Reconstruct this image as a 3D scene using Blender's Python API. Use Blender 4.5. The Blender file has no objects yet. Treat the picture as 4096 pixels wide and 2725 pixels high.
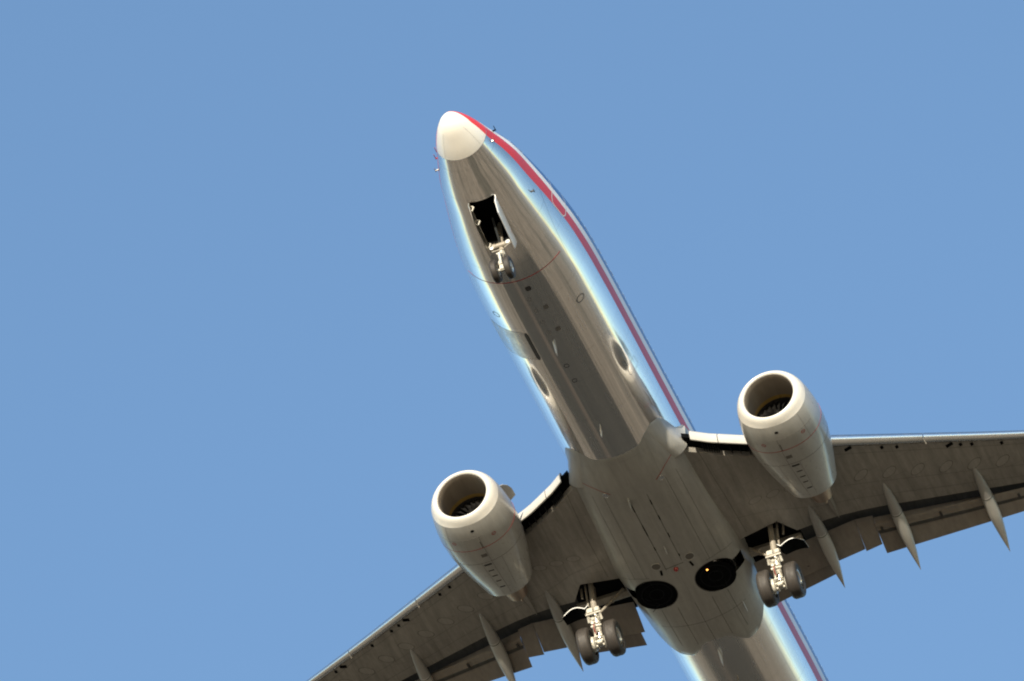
import bpy, math, random
from mathutils import Vector, Matrix
random.seed(7)
C = bpy.context.scene
COL = C.collection
R = math.radians
pi = math.pi

# ------------------------------------------------------------------ camera, world, sun
# Everything on the aircraft is built in its own frame: x aft from the nose, y to starboard, z up.
PITCH = R(3.0)                      # nose up
ALT = 212.6                         # height of the frame's origin over the ground
RP = Matrix.Rotation(PITCH, 3, 'Y')
T0 = Vector((0, 0, ALT))
def to_world(v):
    return RP @ Vector(v) + T0
cam_pos = (-185.62566, -57.51792, -211.11145)
right = Vector((0.35872345, -0.93073926, -0.0710064))
down = Vector((0.65469082, 0.30509125, -0.69159183))
fwd = Vector((0.66535511, 0.20160297, 0.71878983))
cd = bpy.data.cameras.new('camera')
cam = bpy.data.objects.new('camera', cd)
COL.objects.link(cam)
M = Matrix((RP @ right, RP @ (-down), RP @ (-fwd))).transposed().to_4x4()
M.translation = to_world(cam_pos)
cam.matrix_world = M
cd.sensor_width = 36.0
cd.lens = 40000 / 4096 * 36.0
cd.clip_start = 1.0
cd.clip_end = 100000
C.camera = cam
GROUND_Z = M.translation.z - 1.7

SUN_EL, SUN_AZ = R(9.8), R(2.0)     # low, ahead of the aircraft, a little to port
s_dir = Vector((-math.cos(SUN_EL) * math.cos(SUN_AZ), -math.cos(SUN_EL) * math.sin(SUN_AZ), math.sin(SUN_EL)))
w = bpy.data.worlds.new('World')
C.world = w
w.use_nodes = True
wn = w.node_tree
bg = wn.nodes['Background']
sky = wn.nodes.new('ShaderNodeTexSky')
sky.sky_type = 'NISHITA'
sky.sun_disc = False
sky.sun_elevation = SUN_EL
sky.sun_rotation = math.atan2(s_dir.x, s_dir.y)
sky.air_density = 1.0
sky.dust_density = 0.3
sky.ozone_density = 2.3
wn.links.new(sky.outputs[0], bg.inputs['Color'])
bg.inputs['Strength'].default_value = 0.15
sd = bpy.data.lights.new('sun', 'SUN')
sd.energy = 4.3
sd.angle = R(0.6)
sd.color = (1.0, 0.90, 0.74)
so = bpy.data.objects.new('sun', sd)
COL.objects.link(so)
so.location = (0, 0, 300)
so.rotation_euler = s_dir.to_track_quat('Z', 'Y').to_euler()
C.view_settings.view_transform = 'Standard'
C.view_settings.look = 'None'
C.view_settings.gamma = 1
C.view_settings.exposure = 1.03
C.render.resolution_x = 1024
C.render.resolution_y = 681
C.render.engine = 'CYCLES'
C.cycles.max_bounces = 8
C.cycles.pixel_filter_type = 'BLACKMAN_HARRIS'
C.cycles.filter_width = 2.0

# ------------------------------------------------------------------ materials
def nodes_of(name):
    m = bpy.data.materials.new(name)
    m.use_nodes = True
    nt = m.node_tree
    return m, nt, nt.nodes['Principled BSDF']
def nn(nt, t, **k):
    n = nt.nodes.new(t)
    for a, b in k.items():
        if a.startswith('i_'):
            n.inputs[a[2:].replace('_', ' ')].default_value = b
        else:
            setattr(n, a, b)
    return n
def noise(nt, scale, stretch=(1, 1, 1), detail=4, rough=0.6, coord='Object'):
    tc = nn(nt, 'ShaderNodeTexCoord')
    mp = nn(nt, 'ShaderNodeMapping')
    mp.inputs['Scale'].default_value = stretch
    nt.links.new(tc.outputs[coord], mp.inputs['Vector'])
    no = nn(nt, 'ShaderNodeTexNoise')
    no.inputs['Scale'].default_value = scale
    no.inputs['Detail'].default_value = detail
    no.inputs['Roughness'].default_value = rough
    nt.links.new(mp.outputs[0], no.inputs['Vector'])
    return no.outputs['Fac']
def ramp(nt, fac, a, b, ca, cb):
    r = nn(nt, 'ShaderNodeMapRange')
    r.inputs['From Min'].default_value = a
    r.inputs['From Max'].default_value = b
    r.inputs['To Min'].default_value = ca
    r.inputs['To Max'].default_value = cb
    nt.links.new(fac, r.inputs['Value'])
    return r.outputs[0]
def math_n(nt, op, a, b=None, c=None):
    m = nn(nt, 'ShaderNodeMath', operation=op)
    for i, v in enumerate((a, b, c)):
        if v is None: continue
        if isinstance(v, (int, float)): m.inputs[i].default_value = v
        else: nt.links.new(v, m.inputs[i])
    return m.outputs[0]
def mixc(nt, fac, a, b, mode='MIX'):
    m = nn(nt, 'ShaderNodeMix', data_type='RGBA', blend_type=mode)
    for s, v in ((0, fac), (6, a), (7, b)):
        if isinstance(v, (int, float)): m.inputs[s].default_value = v
        elif isinstance(v, tuple): m.inputs[s].default_value = (*v, 1) if len(v) == 3 else v
        else: nt.links.new(v, m.inputs[s])
    return m.outputs[2]
def panel_lines(nt, sx, sy, width, axes='xy', mort=0.012, off=0.5):
    """thin seams of a riveted skin: 0 on the seam, 1 elsewhere"""
    tc = nn(nt, 'ShaderNodeTexCoord')
    sp = nn(nt, 'ShaderNodeSeparateXYZ')
    nt.links.new(tc.outputs['Object'], sp.inputs[0])
    cb = nn(nt, 'ShaderNodeCombineXYZ')
    o = {'x': 0, 'y': 1, 'z': 2}
    nt.links.new(sp.outputs[o[axes[0]]], cb.inputs[0])
    nt.links.new(sp.outputs[o[axes[1]]], cb.inputs[1])
    br = nn(nt, 'ShaderNodeTexBrick')
    br.offset = off
    br.inputs['Scale'].default_value = 1.0
    br.inputs['Mortar Size'].default_value = mort
    br.inputs['Mortar Smooth'].default_value = 0.3
    br.inputs['Brick Width'].default_value = sx
    br.inputs['Row Height'].default_value = sy
    br.inputs['Color1'].default_value = (1, 1, 1, 1)
    br.inputs['Color2'].default_value = (.93, .93, .93, 1)
    br.inputs['Mortar'].default_value = (0, 0, 0, 1)
    nt.links.new(cb.outputs[0], br.inputs['Vector'])
    return br.outputs['Color']
def paint(name, col, rough=0.4, dirt=0.25, coat=0.3, lines=None, spec=0.5, streak=(0.25, 2.0, 2.0), lw=.24):
    m, nt, b = nodes_of(name)
    f = noise(nt, 2.2, streak, 6, .65)
    f2 = noise(nt, 9.0, (.4, 1, 1), 4, .6)
    dark = ramp(nt, f, .35, .7, 1.0, 1.0 - dirt)
    dark2 = ramp(nt, f2, .3, .75, 1.0, 1.0 - dirt * .5)
    c = mixc(nt, 1.0, tuple(col), dark, 'MULTIPLY')
    c = mixc(nt, 1.0, c, dark2, 'MULTIPLY')
    if lines:
        pl = panel_lines(nt, *lines)
        c = mixc(nt, lw, c, mixc(nt, 1.0, c, pl, 'MULTIPLY'))
    nt.links.new(c, b.inputs['Base Color'])
    nt.links.new(ramp(nt, f2, .3, .7, rough * .85, rough * 1.2), b.inputs['Roughness'])
    b.inputs['Coat Weight'].default_value = coat
    b.inputs['Coat Roughness'].default_value = 0.12
    b.inputs['Specular IOR Level'].default_value = spec
    return m
def metal(name, col, rough, var=.03, scale=4, stretch=(.3, 1, 1)):
    m, nt, b = nodes_of(name)
    b.inputs['Metallic'].default_value = 1
    f = noise(nt, scale, stretch, 5)
    nt.links.new(ramp(nt, f, .3, .7, max(rough - var, .02), rough + var), b.inputs['Roughness'])
    c = mixc(nt, 1.0, tuple(col), ramp(nt, f, .3, .75, 1.0, .82), 'MULTIPLY')
    nt.links.new(c, b.inputs['Base Color'])
    return m

def skin_material():
    """polished bare metal with a red, a white and a blue cheat line along each side"""
    m, nt, b = nodes_of('polished_skin')
    tc = nn(nt, 'ShaderNodeTexCoord')
    sp = nn(nt, 'ShaderNodeSeparateXYZ')
    nt.links.new(tc.outputs['Object'], sp.inputs[0])
    X, Y, Z = sp.outputs
    # stripe edges as curves of x
    def edge(pts):
        cr = nn(nt, 'ShaderNodeFloatCurve')
        cu = cr.mapping.curves[0]
        for i, (x, z) in enumerate(pts):
            p = (x / 10.0, z / 2 + .5)
            if i < 2: cu.points[i].location = p
            else: cu.points.new(*p)
        for p in cu.points: p.handle_type = 'AUTO_CLAMPED'
        cr.mapping.update()
        xs = math_n(nt, 'MULTIPLY', X, .1)
        xs.node.use_clamp = True
        nt.links.new(xs, cr.inputs['Value'])
        return math_n(nt, 'MULTIPLY', math_n(nt, 'SUBTRACT', cr.outputs[0], .5), 2.0)
    lo = edge([(0, -.56), (.56, -.585), (1.1, -.65), (2, -.59), (3, -.63), (5, -.63), (7, -.66), (10, -.655)])
    r1 = edge([(0, .2), (.36, -.1), (.7, -.24), (1.2, -.25), (2, -.16), (3, -.15), (4, -.21), (5.5, -.29), (7.5, -.3), (10, -.31)])
    w1 = edge([(0, .6), (.8, .3), (2, .24), (3, .19), (4, .07), (5.2, -.02), (6, -.02), (8, 0), (10, 0)])
    step = lambda e, k=0: math_n(nt, 'GREATER_THAN', Z, e)
    red = step(lo); white = step(r1); blue = step(w1)
    top = math_n(nt, 'GREATER_THAN', Z, math_n(nt, 'ADD', w1, .75))
    # skin
    f = noise(nt, 1.6, (.12, 1.4, 1.4), 6, .6)
    f2 = noise(nt, 14, (.15, 1, 1), 5, .7)
    pl = panel_lines(nt, 2.55, 0.62, 1, 'xz', .006, .37)
    ply = panel_lines(nt, 2.55, 0.7, 1, 'xy', .006, .37)
    base = mixc(nt, 1.0, (.88, .85, .81), ramp(nt, f, .3, .75, 1.0, .84), 'MULTIPLY')
    base = mixc(nt, .20, base, mixc(nt, 1.0, base, pl, 'MULTIPLY'))
    base = mixc(nt, .30, base, mixc(nt, 1.0, base, ply, 'MULTIPLY'))
    # grime on the keel
    keel = math_n(nt, 'LESS_THAN', Z, -1.95)
    col = mixc(nt, red, base, (.52, .026, .020))
    col = mixc(nt, white, col, (.72, .72, .70))
    col = mixc(nt, blue, col, (.02, .085, .26))
    nt.links.new(col, b.inputs['Base Color'])
    painted = math_n(nt, 'SUBTRACT', 1.0, red)
    nt.links.new(painted, b.inputs['Metallic'])
    ro = ramp(nt, f2, .3, .75, .055, .11)
    ro = math_n(nt, 'ADD', ro, ramp(nt, f, .45, .75, 0, .06))
    ro = math_n(nt, 'ADD', ro, ramp(nt, X, 21.6, 22.1, 0, .12))
    ro2 = math_n(nt, 'ADD', math_n(nt, 'MULTIPLY', ro, painted), math_n(nt, 'MULTIPLY', red, .28))
    nt.links.new(ro2, b.inputs['Roughness'])
    nt.links.new(math_n(nt, 'MULTIPLY', red, .45), b.inputs['Coat Weight'])
    b.inputs['Coat Roughness'].default_value = .06
    bp = nn(nt, 'ShaderNodeBump')
    bp.inputs['Strength'].default_value = .05
    bp.inputs['Distance'].default_value = .05
    nt.links.new(noise(nt, 1.1, (.7, 1.3, 1.3), 3, .5), bp.inputs['Height'])
    nt.links.new(bp.outputs[0], b.inputs['Normal'])
    # fine scratches and oxide: a wide soft lobe under the mirror one
    b2 = nn(nt, 'ShaderNodeBsdfPrincipled')
    b2.inputs['Roughness'].default_value = .40
    nt.links.new(col, b2.inputs['Base Color'])
    nt.links.new(painted, b2.inputs['Metallic'])
    nt.links.new(bp.outputs[0], b2.inputs['Normal'])
    mx = nn(nt, 'ShaderNodeMixShader')
    nt.links.new(ramp(nt, f, .35, .7, .14, .30), mx.inputs[0])
    nt.links.new(b.outputs[0], mx.inputs[1])
    nt.links.new(b2.outputs[0], mx.inputs[2])
    nt.links.new(mx.outputs[0], nt.nodes['Material Output'].inputs['Surface'])
    return m

def ground_material():
    m, nt, b = nodes_of('ground')
    tc = nn(nt, 'ShaderNodeTexCoord')
    sp = nn(nt, 'ShaderNodeSeparateXYZ')
    nt.links.new(tc.outputs['Object'], sp.inputs[0])
    X, Y, Z = sp.outputs
    wob = math_n(nt, 'MULTIPLY', math_n(nt, 'SUBTRACT', noise(nt, .006, (1, 1, 1), 3), .5), 60)
    wob2 = math_n(nt, 'MULTIPLY', math_n(nt, 'SUBTRACT', noise(nt, .04, (1, 1, 1), 6, .7), .5), 34)
    yy = math_n(nt, 'ADD', math_n(nt, 'ADD', Y, wob), wob2)
    inside = math_n(nt, 'MULTIPLY', math_n(nt, 'GREATER_THAN', yy, -122), math_n(nt, 'LESS_THAN', yy, 285))
    inside = math_n(nt, 'MULTIPLY', inside, ramp(nt, math_n(nt, 'ADD', X, wob), 90, 150, 0, 1))
    big = noise(nt, .004, (1, 1.6, 1), 5, .6)
    mid = noise(nt, .03, (.5, 1.5, 1), 6, .65)
    fine = noise(nt, .2, (1, 1, 1), 5, .7)
    tan = mixc(nt, ramp(nt, mid, .35, .65, 0, 1), (.44, .31, .19), (.23, .16, .098))
    tan = mixc(nt, ramp(nt, fine, .5, .62, 0, .8), tan, (.64, .50, .35))
    tan = mixc(nt, ramp(nt, noise(nt, .055, (1, 1, 1), 8, .75), .53, .60, 0, .85), tan, (.09, .075, .05))
    tan = mixc(nt, ramp(nt, noise(nt, .09, (1.3, 1, 1), 8, .75), .60, .66, 0, .9), tan, (.85, .76, .62))
    tan = mixc(nt, ramp(nt, big, .52, .60, 0, .7), tan, (.10, .085, .055))
    drk = mixc(nt, ramp(nt, mid, .35, .65, 0, 1), (.062, .054, .040), (.105, .085, .06))
    drk = mixc(nt, ramp(nt, fine, .6, .75, 0, .5), drk, (.22, .17, .12))
    strip = math_n(nt, 'MULTIPLY', math_n(nt, 'GREATER_THAN', yy, 95), math_n(nt, 'LESS_THAN', yy, 130))
    drk = mixc(nt, math_n(nt, 'MULTIPLY', strip, .5), drk, (.24, .16, .10))
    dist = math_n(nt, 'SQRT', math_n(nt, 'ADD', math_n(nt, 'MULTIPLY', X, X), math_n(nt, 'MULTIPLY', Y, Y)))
    tan = mixc(nt, ramp(nt, dist, 900, 5000, 0, .75), tan, (.62, .56, .48))  # far ground paler: distance haze mixed into its colour
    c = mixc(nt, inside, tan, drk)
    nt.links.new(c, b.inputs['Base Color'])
    b.inputs['Roughness'].default_value = .95
    b.inputs['Specular IOR Level'].default_value = .1
    return m

MAT = {}
MAT['skin'] = skin_material()
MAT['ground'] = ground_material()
MAT['radome'] = paint('radome_paint', (.74, .71, .64), .32, .05, .4, streak=(1, 1, 1))
MAT['grey'] = paint('belly_paint', (.345, .34, .31), .38, .2, .25, (2.3, .93, 1, 'xy', .01, .3), lw=.12)
MAT['greyclean'] = paint('fairing_paint', (.40, .395, .365), .34, .16, .35)
MAT['wing'] = paint('wing_paint', (.285, .268, .236), .45, .34, .15, (1.6, .55, 1, 'xy', .012, .4), lw=.16)
MAT['flap'] = paint('flap_paint', (.185, .165, .142), .5, .25, .1)
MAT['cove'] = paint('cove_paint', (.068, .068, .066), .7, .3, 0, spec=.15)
MAT['nacelle'] = paint('nacelle_paint', (.385, .38, .352), .30, .18, .5, streak=(.3, 1.5, 1.5))
MAT['lip'] = paint('lip_paint', (.52, .505, .46), .32, .06, .4, streak=(1, 1, 1))
MAT['duct'] = paint('duct_lining', (.30, .255, .20), .4, .2, .2)
MAT['gold'] = paint('fan_case', (.50, .33, .09), .3, .2, .3)
MAT['fan'] = metal('fan_blades', (.06, .058, .055), .55, .05)
MAT['hot'] = metal('heat_stained_metal', (.34, .25, .19), .42, .08)
MAT['le'] = metal('leading_edge_metal', (.92, .91, .88), .26, .05)
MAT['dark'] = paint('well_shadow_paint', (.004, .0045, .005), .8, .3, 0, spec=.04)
MAT['primer'] = paint('bay_primer', (.022, .026, .028), .6, .3, 0, spec=.3)
MAT['wellmetal'] = paint('well_metal', (.008, .009, .011), .5, .3, 0, spec=.1)
MAT['gear'] = paint('gear_paint', (.55, .53, .46), .35, .25, .3)
MAT['geardull'] = paint('gear_dull', (.30, .27, .22), .45, .3, .1)
MAT['chrome'] = metal('chrome', (.9, .9, .9), .12, .03)
MAT['tyre'] = paint('tyre_rubber', (.038, .032, .027), .62, .2, 0)
MAT['hub'] = metal('wheel_hub_metal', (.75, .73, .68), .35, .06)
MAT['glass'] = paint('window_glass', (.02, .022, .026), .06, 0, 1)
MAT['frame'] = metal('window_frame_metal', (.85, .85, .84), .25, .04)
MAT['white'] = paint('white_paint', (.72, .72, .70), .35, .08, .3)
MAT['red'] = paint('red_paint', (.30, .02, .02), .4, .05, .3)
MAT['seam'] = paint('seam_sealant', (.055, .052, .048), .6, .1, 0)
MAT['dull'] = metal('dull_metal', (.52, .50, .46), .36, .05)
MAT['doorskin'] = paint('door_paint', (.82, .82, .81), .25, .05, 1)
MAT['hatch'] = metal('hatch_metal', (.42, .39, .35), .3, .05)
MAT['cloudy'] = metal('cloudy_metal', (.60, .57, .54), .34, .14, 3.5, (.8, 1.5, 1.5))
MAT['canoefront'] = paint('fairing_nose_paint', (.27, .265, .25), .4, .15, .2)
MAT['fin'] = paint('tail_paint', (.5, .5, .49), .35, .1, .3)

MAT['panelseam'] = paint('panel_seam_paint', (.13, .122, .105), .5, .2, 0)
MAT['panel'] = paint('access_panel_edge', (.12, .11, .095), .5, .2, .1)
MAT['panelfill'] = paint('access_panel_paint', (.285, .27, .24), .5, .2, .1)

# ------------------------------------------------------------------ mesh helpers
class MB:
    def __init__(s): s.v, s.f, s.m = [], [], []
    def add(s, vs, fs, mi=0):
        o = len(s.v)
        s.v += [tuple(v) for v in vs]
        s.f += [tuple(i + o for i in f) for f in fs]
        s.m += [mi] * len(fs)
    def loft(s, rings, closed=True, cap0=True, cap1=True, mi=0):
        n = len(rings[0]); vs = [p for r in rings for p in r]; fs = []
        for i in range(len(rings) - 1):
            for j in range(n if closed else n - 1):
                k = (j + 1) % n
                fs.append((i * n + j, i * n + k, (i + 1) * n + k, (i + 1) * n + j))
        if closed and cap0: fs.append(tuple(range(n))[::-1])
        if closed and cap1: fs.append(tuple((len(rings) - 1) * n + j for j in range(n)))
        s.add(vs, fs, mi)
    def tube(s, a, b, ra, rb=None, n=14, mi=0, cap=True):
        a, b = Vector(a), Vector(b)
        rb = ra if rb is None else rb
        d = (b - a).normalized()
        u = d.orthogonal().normalized(); w_ = d.cross(u)
        s.loft([[p + (u * math.cos(2 * pi * k / n) + w_ * math.sin(2 * pi * k / n)) * r for k in range(n)] for p, r in ((a, ra), (b, rb))], True, cap, cap, mi)
    def path(s, pts, r, n=10, mi=0):
        pts = [Vector(p) for p in pts]
        rings = []
        u = None
        for i, p in enumerate(pts):
            d = (pts[min(i + 1, len(pts) - 1)] - pts[max(i - 1, 0)]).normalized()
            u = d.orthogonal().normalized() if u is None else (u - d * u.dot(d)).normalized()
            w_ = d.cross(u)
            rr = r[i] if isinstance(r, (list, tuple)) else r
            rings.append([p + (u * math.cos(2 * pi * k / n) + w_ * math.sin(2 * pi * k / n)) * rr for k in range(n)])
        s.loft(rings, True, True, True, mi)
    def box(s, c, d, rot=None, mi=0, bev=0.15):
        # chamfered box: octagonal section along its longest run
        c = Vector(c); hx, hy, hz = d[0] / 2, d[1] / 2, d[2] / 2
        k = min(hx, hy, hz) * bev * 2
        ring = lambda x, q: [(x, -hy + q, -hz + k + q), (x, -hy + k + q, -hz + q), (x, hy - k - q, -hz + q), (x, hy - q, -hz + k + q), (x, hy - q, hz - k - q), (x, hy - k - q, hz - q), (x, -hy + k + q, hz - q), (x, -hy + q, hz - k - q)]
        rings = [ring(-hx, k * .7), ring(-hx + k, 0), ring(hx - k, 0), ring(hx, k * .7)]
        rm = rot if rot is not None else Matrix.Identity(3)
        s.loft([[c + rm @ Vector(p) for p in r] for r in rings], True, True, True, mi)
    def revolve(s, prof, axis_o, axis_d, n=40, mi=0, sc=(1, 1), a0=0, a1=2 * pi):
        o, d = Vector(axis_o), Vector(axis_d).normalized()
        u = Vector((0, 0, 1)) if abs(d.z) < .9 else Vector((1, 0, 0))
        u = (u - d * u.dot(d)).normalized(); w_ = d.cross(u)
        full = abs(a1 - a0 - 2 * pi) < 1e-6
        nn_ = n if full else n + 1
        rings = [[o + d * t + (u * math.cos(a0 + (a1 - a0) * k / n) * sc[1] + w_ * math.sin(a0 + (a1 - a0) * k / n) * sc[0]) * r for k in range(nn_)] for t, r in prof]
        s.loft(rings, full, False, False, mi)
    def build(s, name, mats, parent=None, smooth=True, angle=35, label=None):
        me = bpy.data.meshes.new(name)
        me.from_pydata(s.v, [], s.f)
        if not isinstance(mats, (list, tuple)): mats = [mats]
        for m in mats: me.materials.append(m)
        for i, p in enumerate(me.polygons):
            p.material_index = s.m[i]
            p.use_smooth = smooth
        me.validate(); me.update()
        import bmesh
        bm = bmesh.new(); bm.from_mesh(me)
        bmesh.ops.remove_doubles(bm, verts=bm.verts, dist=1e-5)
        bmesh.ops.recalc_face_normals(bm, faces=bm.faces)
        bm.to_mesh(me); bm.free()
        if smooth: me.set_sharp_from_angle(angle=R(angle))
        o = bpy.data.objects.new(name, me)
        COL.objects.link(o)
        if parent is not None:
            o.parent = parent
            if parent == ROOT: o.location = -BASE
        if label: o['label'] = label
        return o

def lerp(a, b, t): return a + (b - a) * t
def interp(x, tab, k=1):
    if x <= tab[0][0]: return tab[0][k]
    for a, b in zip(tab, tab[1:]):
        if x <= b[0]:
            return lerp(a[k], b[k], (x - a[0]) / (b[0] - a[0]))
    return tab[-1][k]
def sinterp(x, tab, k=1):
    """monotone-ish cubic through the table"""
    n = len(tab)
    if x <= tab[0][0]: return tab[0][k]
    if x >= tab[-1][0]: return tab[-1][k]
    i = max(j for j in range(n - 1) if tab[j][0] <= x)
    def slope(j):
        if j == 0: return (tab[1][k] - tab[0][k]) / (tab[1][0] - tab[0][0])
        if j == n - 1: return (tab[-1][k] - tab[-2][k]) / (tab[-1][0] - tab[-2][0])
        a = (tab[j][k] - tab[j - 1][k]) / (tab[j][0] - tab[j - 1][0])
        b = (tab[j + 1][k] - tab[j][k]) / (tab[j + 1][0] - tab[j][0])
        if a * b <= 0: return 0
        return 2 * a * b / (a + b)
    h = tab[i + 1][0] - tab[i][0]; t = (x - tab[i][0]) / h
    a, b = tab[i][k], tab[i + 1][k]
    return (2*t**3 - 3*t**2 + 1) * a + (t**3 - 2*t**2 + t) * h * slope(i) + (-2*t**3 + 3*t**2) * b + (t**3 - t**2) * h * slope(i + 1)

BASE = Vector((12.0, 0, -3.78))
ROOT = bpy.data.objects.new('airliner', None)
COL.objects.link(ROOT)
ROOT.rotation_euler = (0, PITCH, 0)
ROOT.location = to_world(BASE)
ROOT['label'] = 'twin engine airliner with polished metal fuselage and red side stripe, landing gear lowered'
ROOT['category'] = 'airplane'

# ------------------------------------------------------------------ ground
g = MB()
S_ = 60000
g.add([(-S_, -S_, 0), (S_, -S_, 0), (S_, S_, 0), (-S_, S_, 0)], [(0, 1, 2, 3)])
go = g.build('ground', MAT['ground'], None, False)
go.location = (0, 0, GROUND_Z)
go['kind'] = 'structure'
go['label'] = 'open dry ground far below the airliner'

# ------------------------------------------------------------------ fuselage
# x, top z, bottom z, half width, z of greatest width
FT = [(0.096, -.62, -.62, 0, -.62), (.126, -.473, -.747, .12, -.619), (.195, -.353, -.846, .224, -.606), (.392, -.15, -.999, .382, -.59),
      (.688, .048, -1.134, .551, -.541), (1.082, .226, -1.281, .719, -.49), (1.575, .45, -1.416, .875, -.421), (2.069, .72, -1.569, 1.036, -.357),
      (2.66, 1.1, -1.72, 1.203, -.279), (3.252, 1.38, -1.851, 1.32, -.214), (4.041, 1.58, -1.997, 1.485, -.17), (5.027, 1.72, -2.105, 1.66, -.12),
      (6.014, 1.82, -2.13, 1.785, -.06), (7.2, 1.87, -2.13, 1.856, -.02), (9, 1.88, -2.13, 1.88, 0), (25.5, 1.88, -2.13, 1.88, 0), (28, 1.88, -1.95, 1.84, .05), (31, 1.86, -1.35, 1.6, .4), (34, 1.8, -.4, 1.15, .8), (37, 1.62, .6, .55, 1.15), (38, 1.5, .95, .28, 1.25)]
FU = [(math.sqrt(a[0] - .096),) + a[1:] for a in FT]
def fsec(x):
    u = math.sqrt(max(x - .096, 0))
    return [sinterp(u, FU, k) for k in (1, 2, 3, 4)]
def fpt(x, t, off=0.0):
    zt, zb, hw, zc = fsec(x)
    c, s = math.cos(t), math.sin(t)
    h = (zc - zb) if c > 0 else (zt - zc)
    e = lerp(1.12, 1.0, min(1, max(0, (x - 3.5) / 5.5))) if c < 0 else 1.0
    p = Vector((x, hw * math.copysign(abs(s) ** e, s), zc - h * math.copysign(abs(c) ** e, c)))
    if off:
        n = Vector((0, s * h, -c * hw))
        if n.length > 1e-6: p += n.normalized() * off
    return p
def tz(x, z, side):
    """angle for a point of the side at height z"""
    zt, zb, hw, zc = fsec(x)
    c = (zc - z) / ((zc - zb) if z < zc else (zt - zc))
    c = max(-1, min(1, c))
    return side * math.acos(c)
def ty(x, y):
    zt, zb, hw, zc = fsec(x)
    return math.asin(max(-1, min(1, y / hw)))
WELL = (2.62, 4.14, .385)
def columns(x):
    """angles of the lengthwise lines; the third ones from the keel follow the nose wheel bay's edge"""
    hw = fsec(x)[2]
    te = math.asin(min(.55, WELL[2] / max(hw, .2)))
    te = lerp(.33, te, 1 if 2.2 < x < 5 else max(0, 1 - min(abs(x - 2.2), abs(x - 5)) / 1.2))
    half = [te * i / 3 for i in range(4)] + [lerp(te, pi, (i + 1) / 45) for i in range(45)]
    return half
def ring(x):
    h = columns(x)
    ts = h + [-a for a in h[-2:0:-1]]
    return [fpt(x, t) for t in ts]
xs = [.096 + (i / 22) ** 2 * 1.14 for i in range(1, 23)]
SEAM_X = 1.236
xb = sorted(set([SEAM_X + i * .12 for i in range(0, 12)] + [WELL[0]] + [WELL[0] + (WELL[1] - WELL[0]) * i / 12 for i in range(1, 13)]))
x_ = WELL[1]
while x_ < 7.4: x_ += .16; xb.append(x_)
while x_ < 25.4: x_ += .9; xb.append(x_)
while x_ < 37.6: x_ += .45; xb.append(x_)
xb.append(38.0)
b = MB()
rings = [ring(x) for x in xb]
n = len(rings[0])
vs = [p for r in rings for p in r]; fs = []
for i in range(len(rings) - 1):
    for j in range(n):
        k = (j + 1) % n
        mid = (xb[i] + xb[i + 1]) / 2
        if WELL[0] < mid < WELL[1] and (j < 3 or j >= n - 3): continue
        fs.append((i * n + j, i * n + k, (i + 1) * n + k, (i + 1) * n + j))
fs.append(tuple((len(rings) - 1) * n + j for j in range(n)))
b.add(vs, fs)
fus = b.build('fuselage', MAT['skin'], ROOT, angle=60, label='polished bare metal fuselage with red, white and blue lines along the side')

# radome
b = MB()
rr = [[fpt(x, 2 * pi * j / 72) for j in range(72)] for x in xs[:-1] + [SEAM_X - .004]]
tip = Vector((.096, 0, -.62))
b.loft(rr, True, False, True)
o = len(b.v); b.v.append(tuple(tip))
for j in range(72): b.f.append((j, (j + 1) % 72, o)); b.m.append(0)
def radome_material():
    m = MAT['radome'].copy(); m.name = 'radome_striped'
    nt = m.node_tree; bs = nt.nodes['Principled BSDF']
    src = bs.inputs['Base Color'].links[0].from_socket
    tc = nn(nt, 'ShaderNodeTexCoord'); sp = nn(nt, 'ShaderNodeSeparateXYZ')
    nt.links.new(tc.outputs['Object'], sp.inputs[0])
    lo = math_n(nt, 'ADD', ramp(nt, sp.outputs[0], .22, .62, -.38, -.585), ramp(nt, sp.outputs[0], .62, 1.236, 0, -.06))
    hi = ramp(nt, sp.outputs[0], .3, 1.236, .05, -.25)
    red = math_n(nt, 'GREATER_THAN', sp.outputs[2], lo)
    wh = math_n(nt, 'GREATER_THAN', sp.outputs[2], hi)
    c = mixc(nt, red, src, (.62, .03, .022)); c = mixc(nt, wh, c, (.75, .75, .73))
    nt.links.new(c, bs.inputs['Base Color'])
    return m
b.build('radome', radome_material(), ROOT, angle=60)
def band(name, x0, x1, t0, t1, off, mat, parent, n=60, label=None):
    q = MB()
    t = [lerp(t0, t1, i / n) for i in range(n + 1)]
    q.loft([[fpt(x0, a, -.002) for a in t], [fpt(x0, a, off) for a in t], [fpt(x1, a, off) for a in t], [fpt(x1, a, -.002) for a in t]], False)
    return q.build(name, mat, parent, angle=40, label=label)
band('radome_seam', SEAM_X - .012, SEAM_X + .004, -pi * .72, pi * .72, .002, MAT['dull'], ROOT)
# thin red propeller-style hazard ring round the forward fuselage
band('hazard_ring', 5.655, 5.68, R(-47), R(62), .003, MAT['red'], ROOT, label='thin dark red ring painted round the fuselage behind the nose gear')

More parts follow.
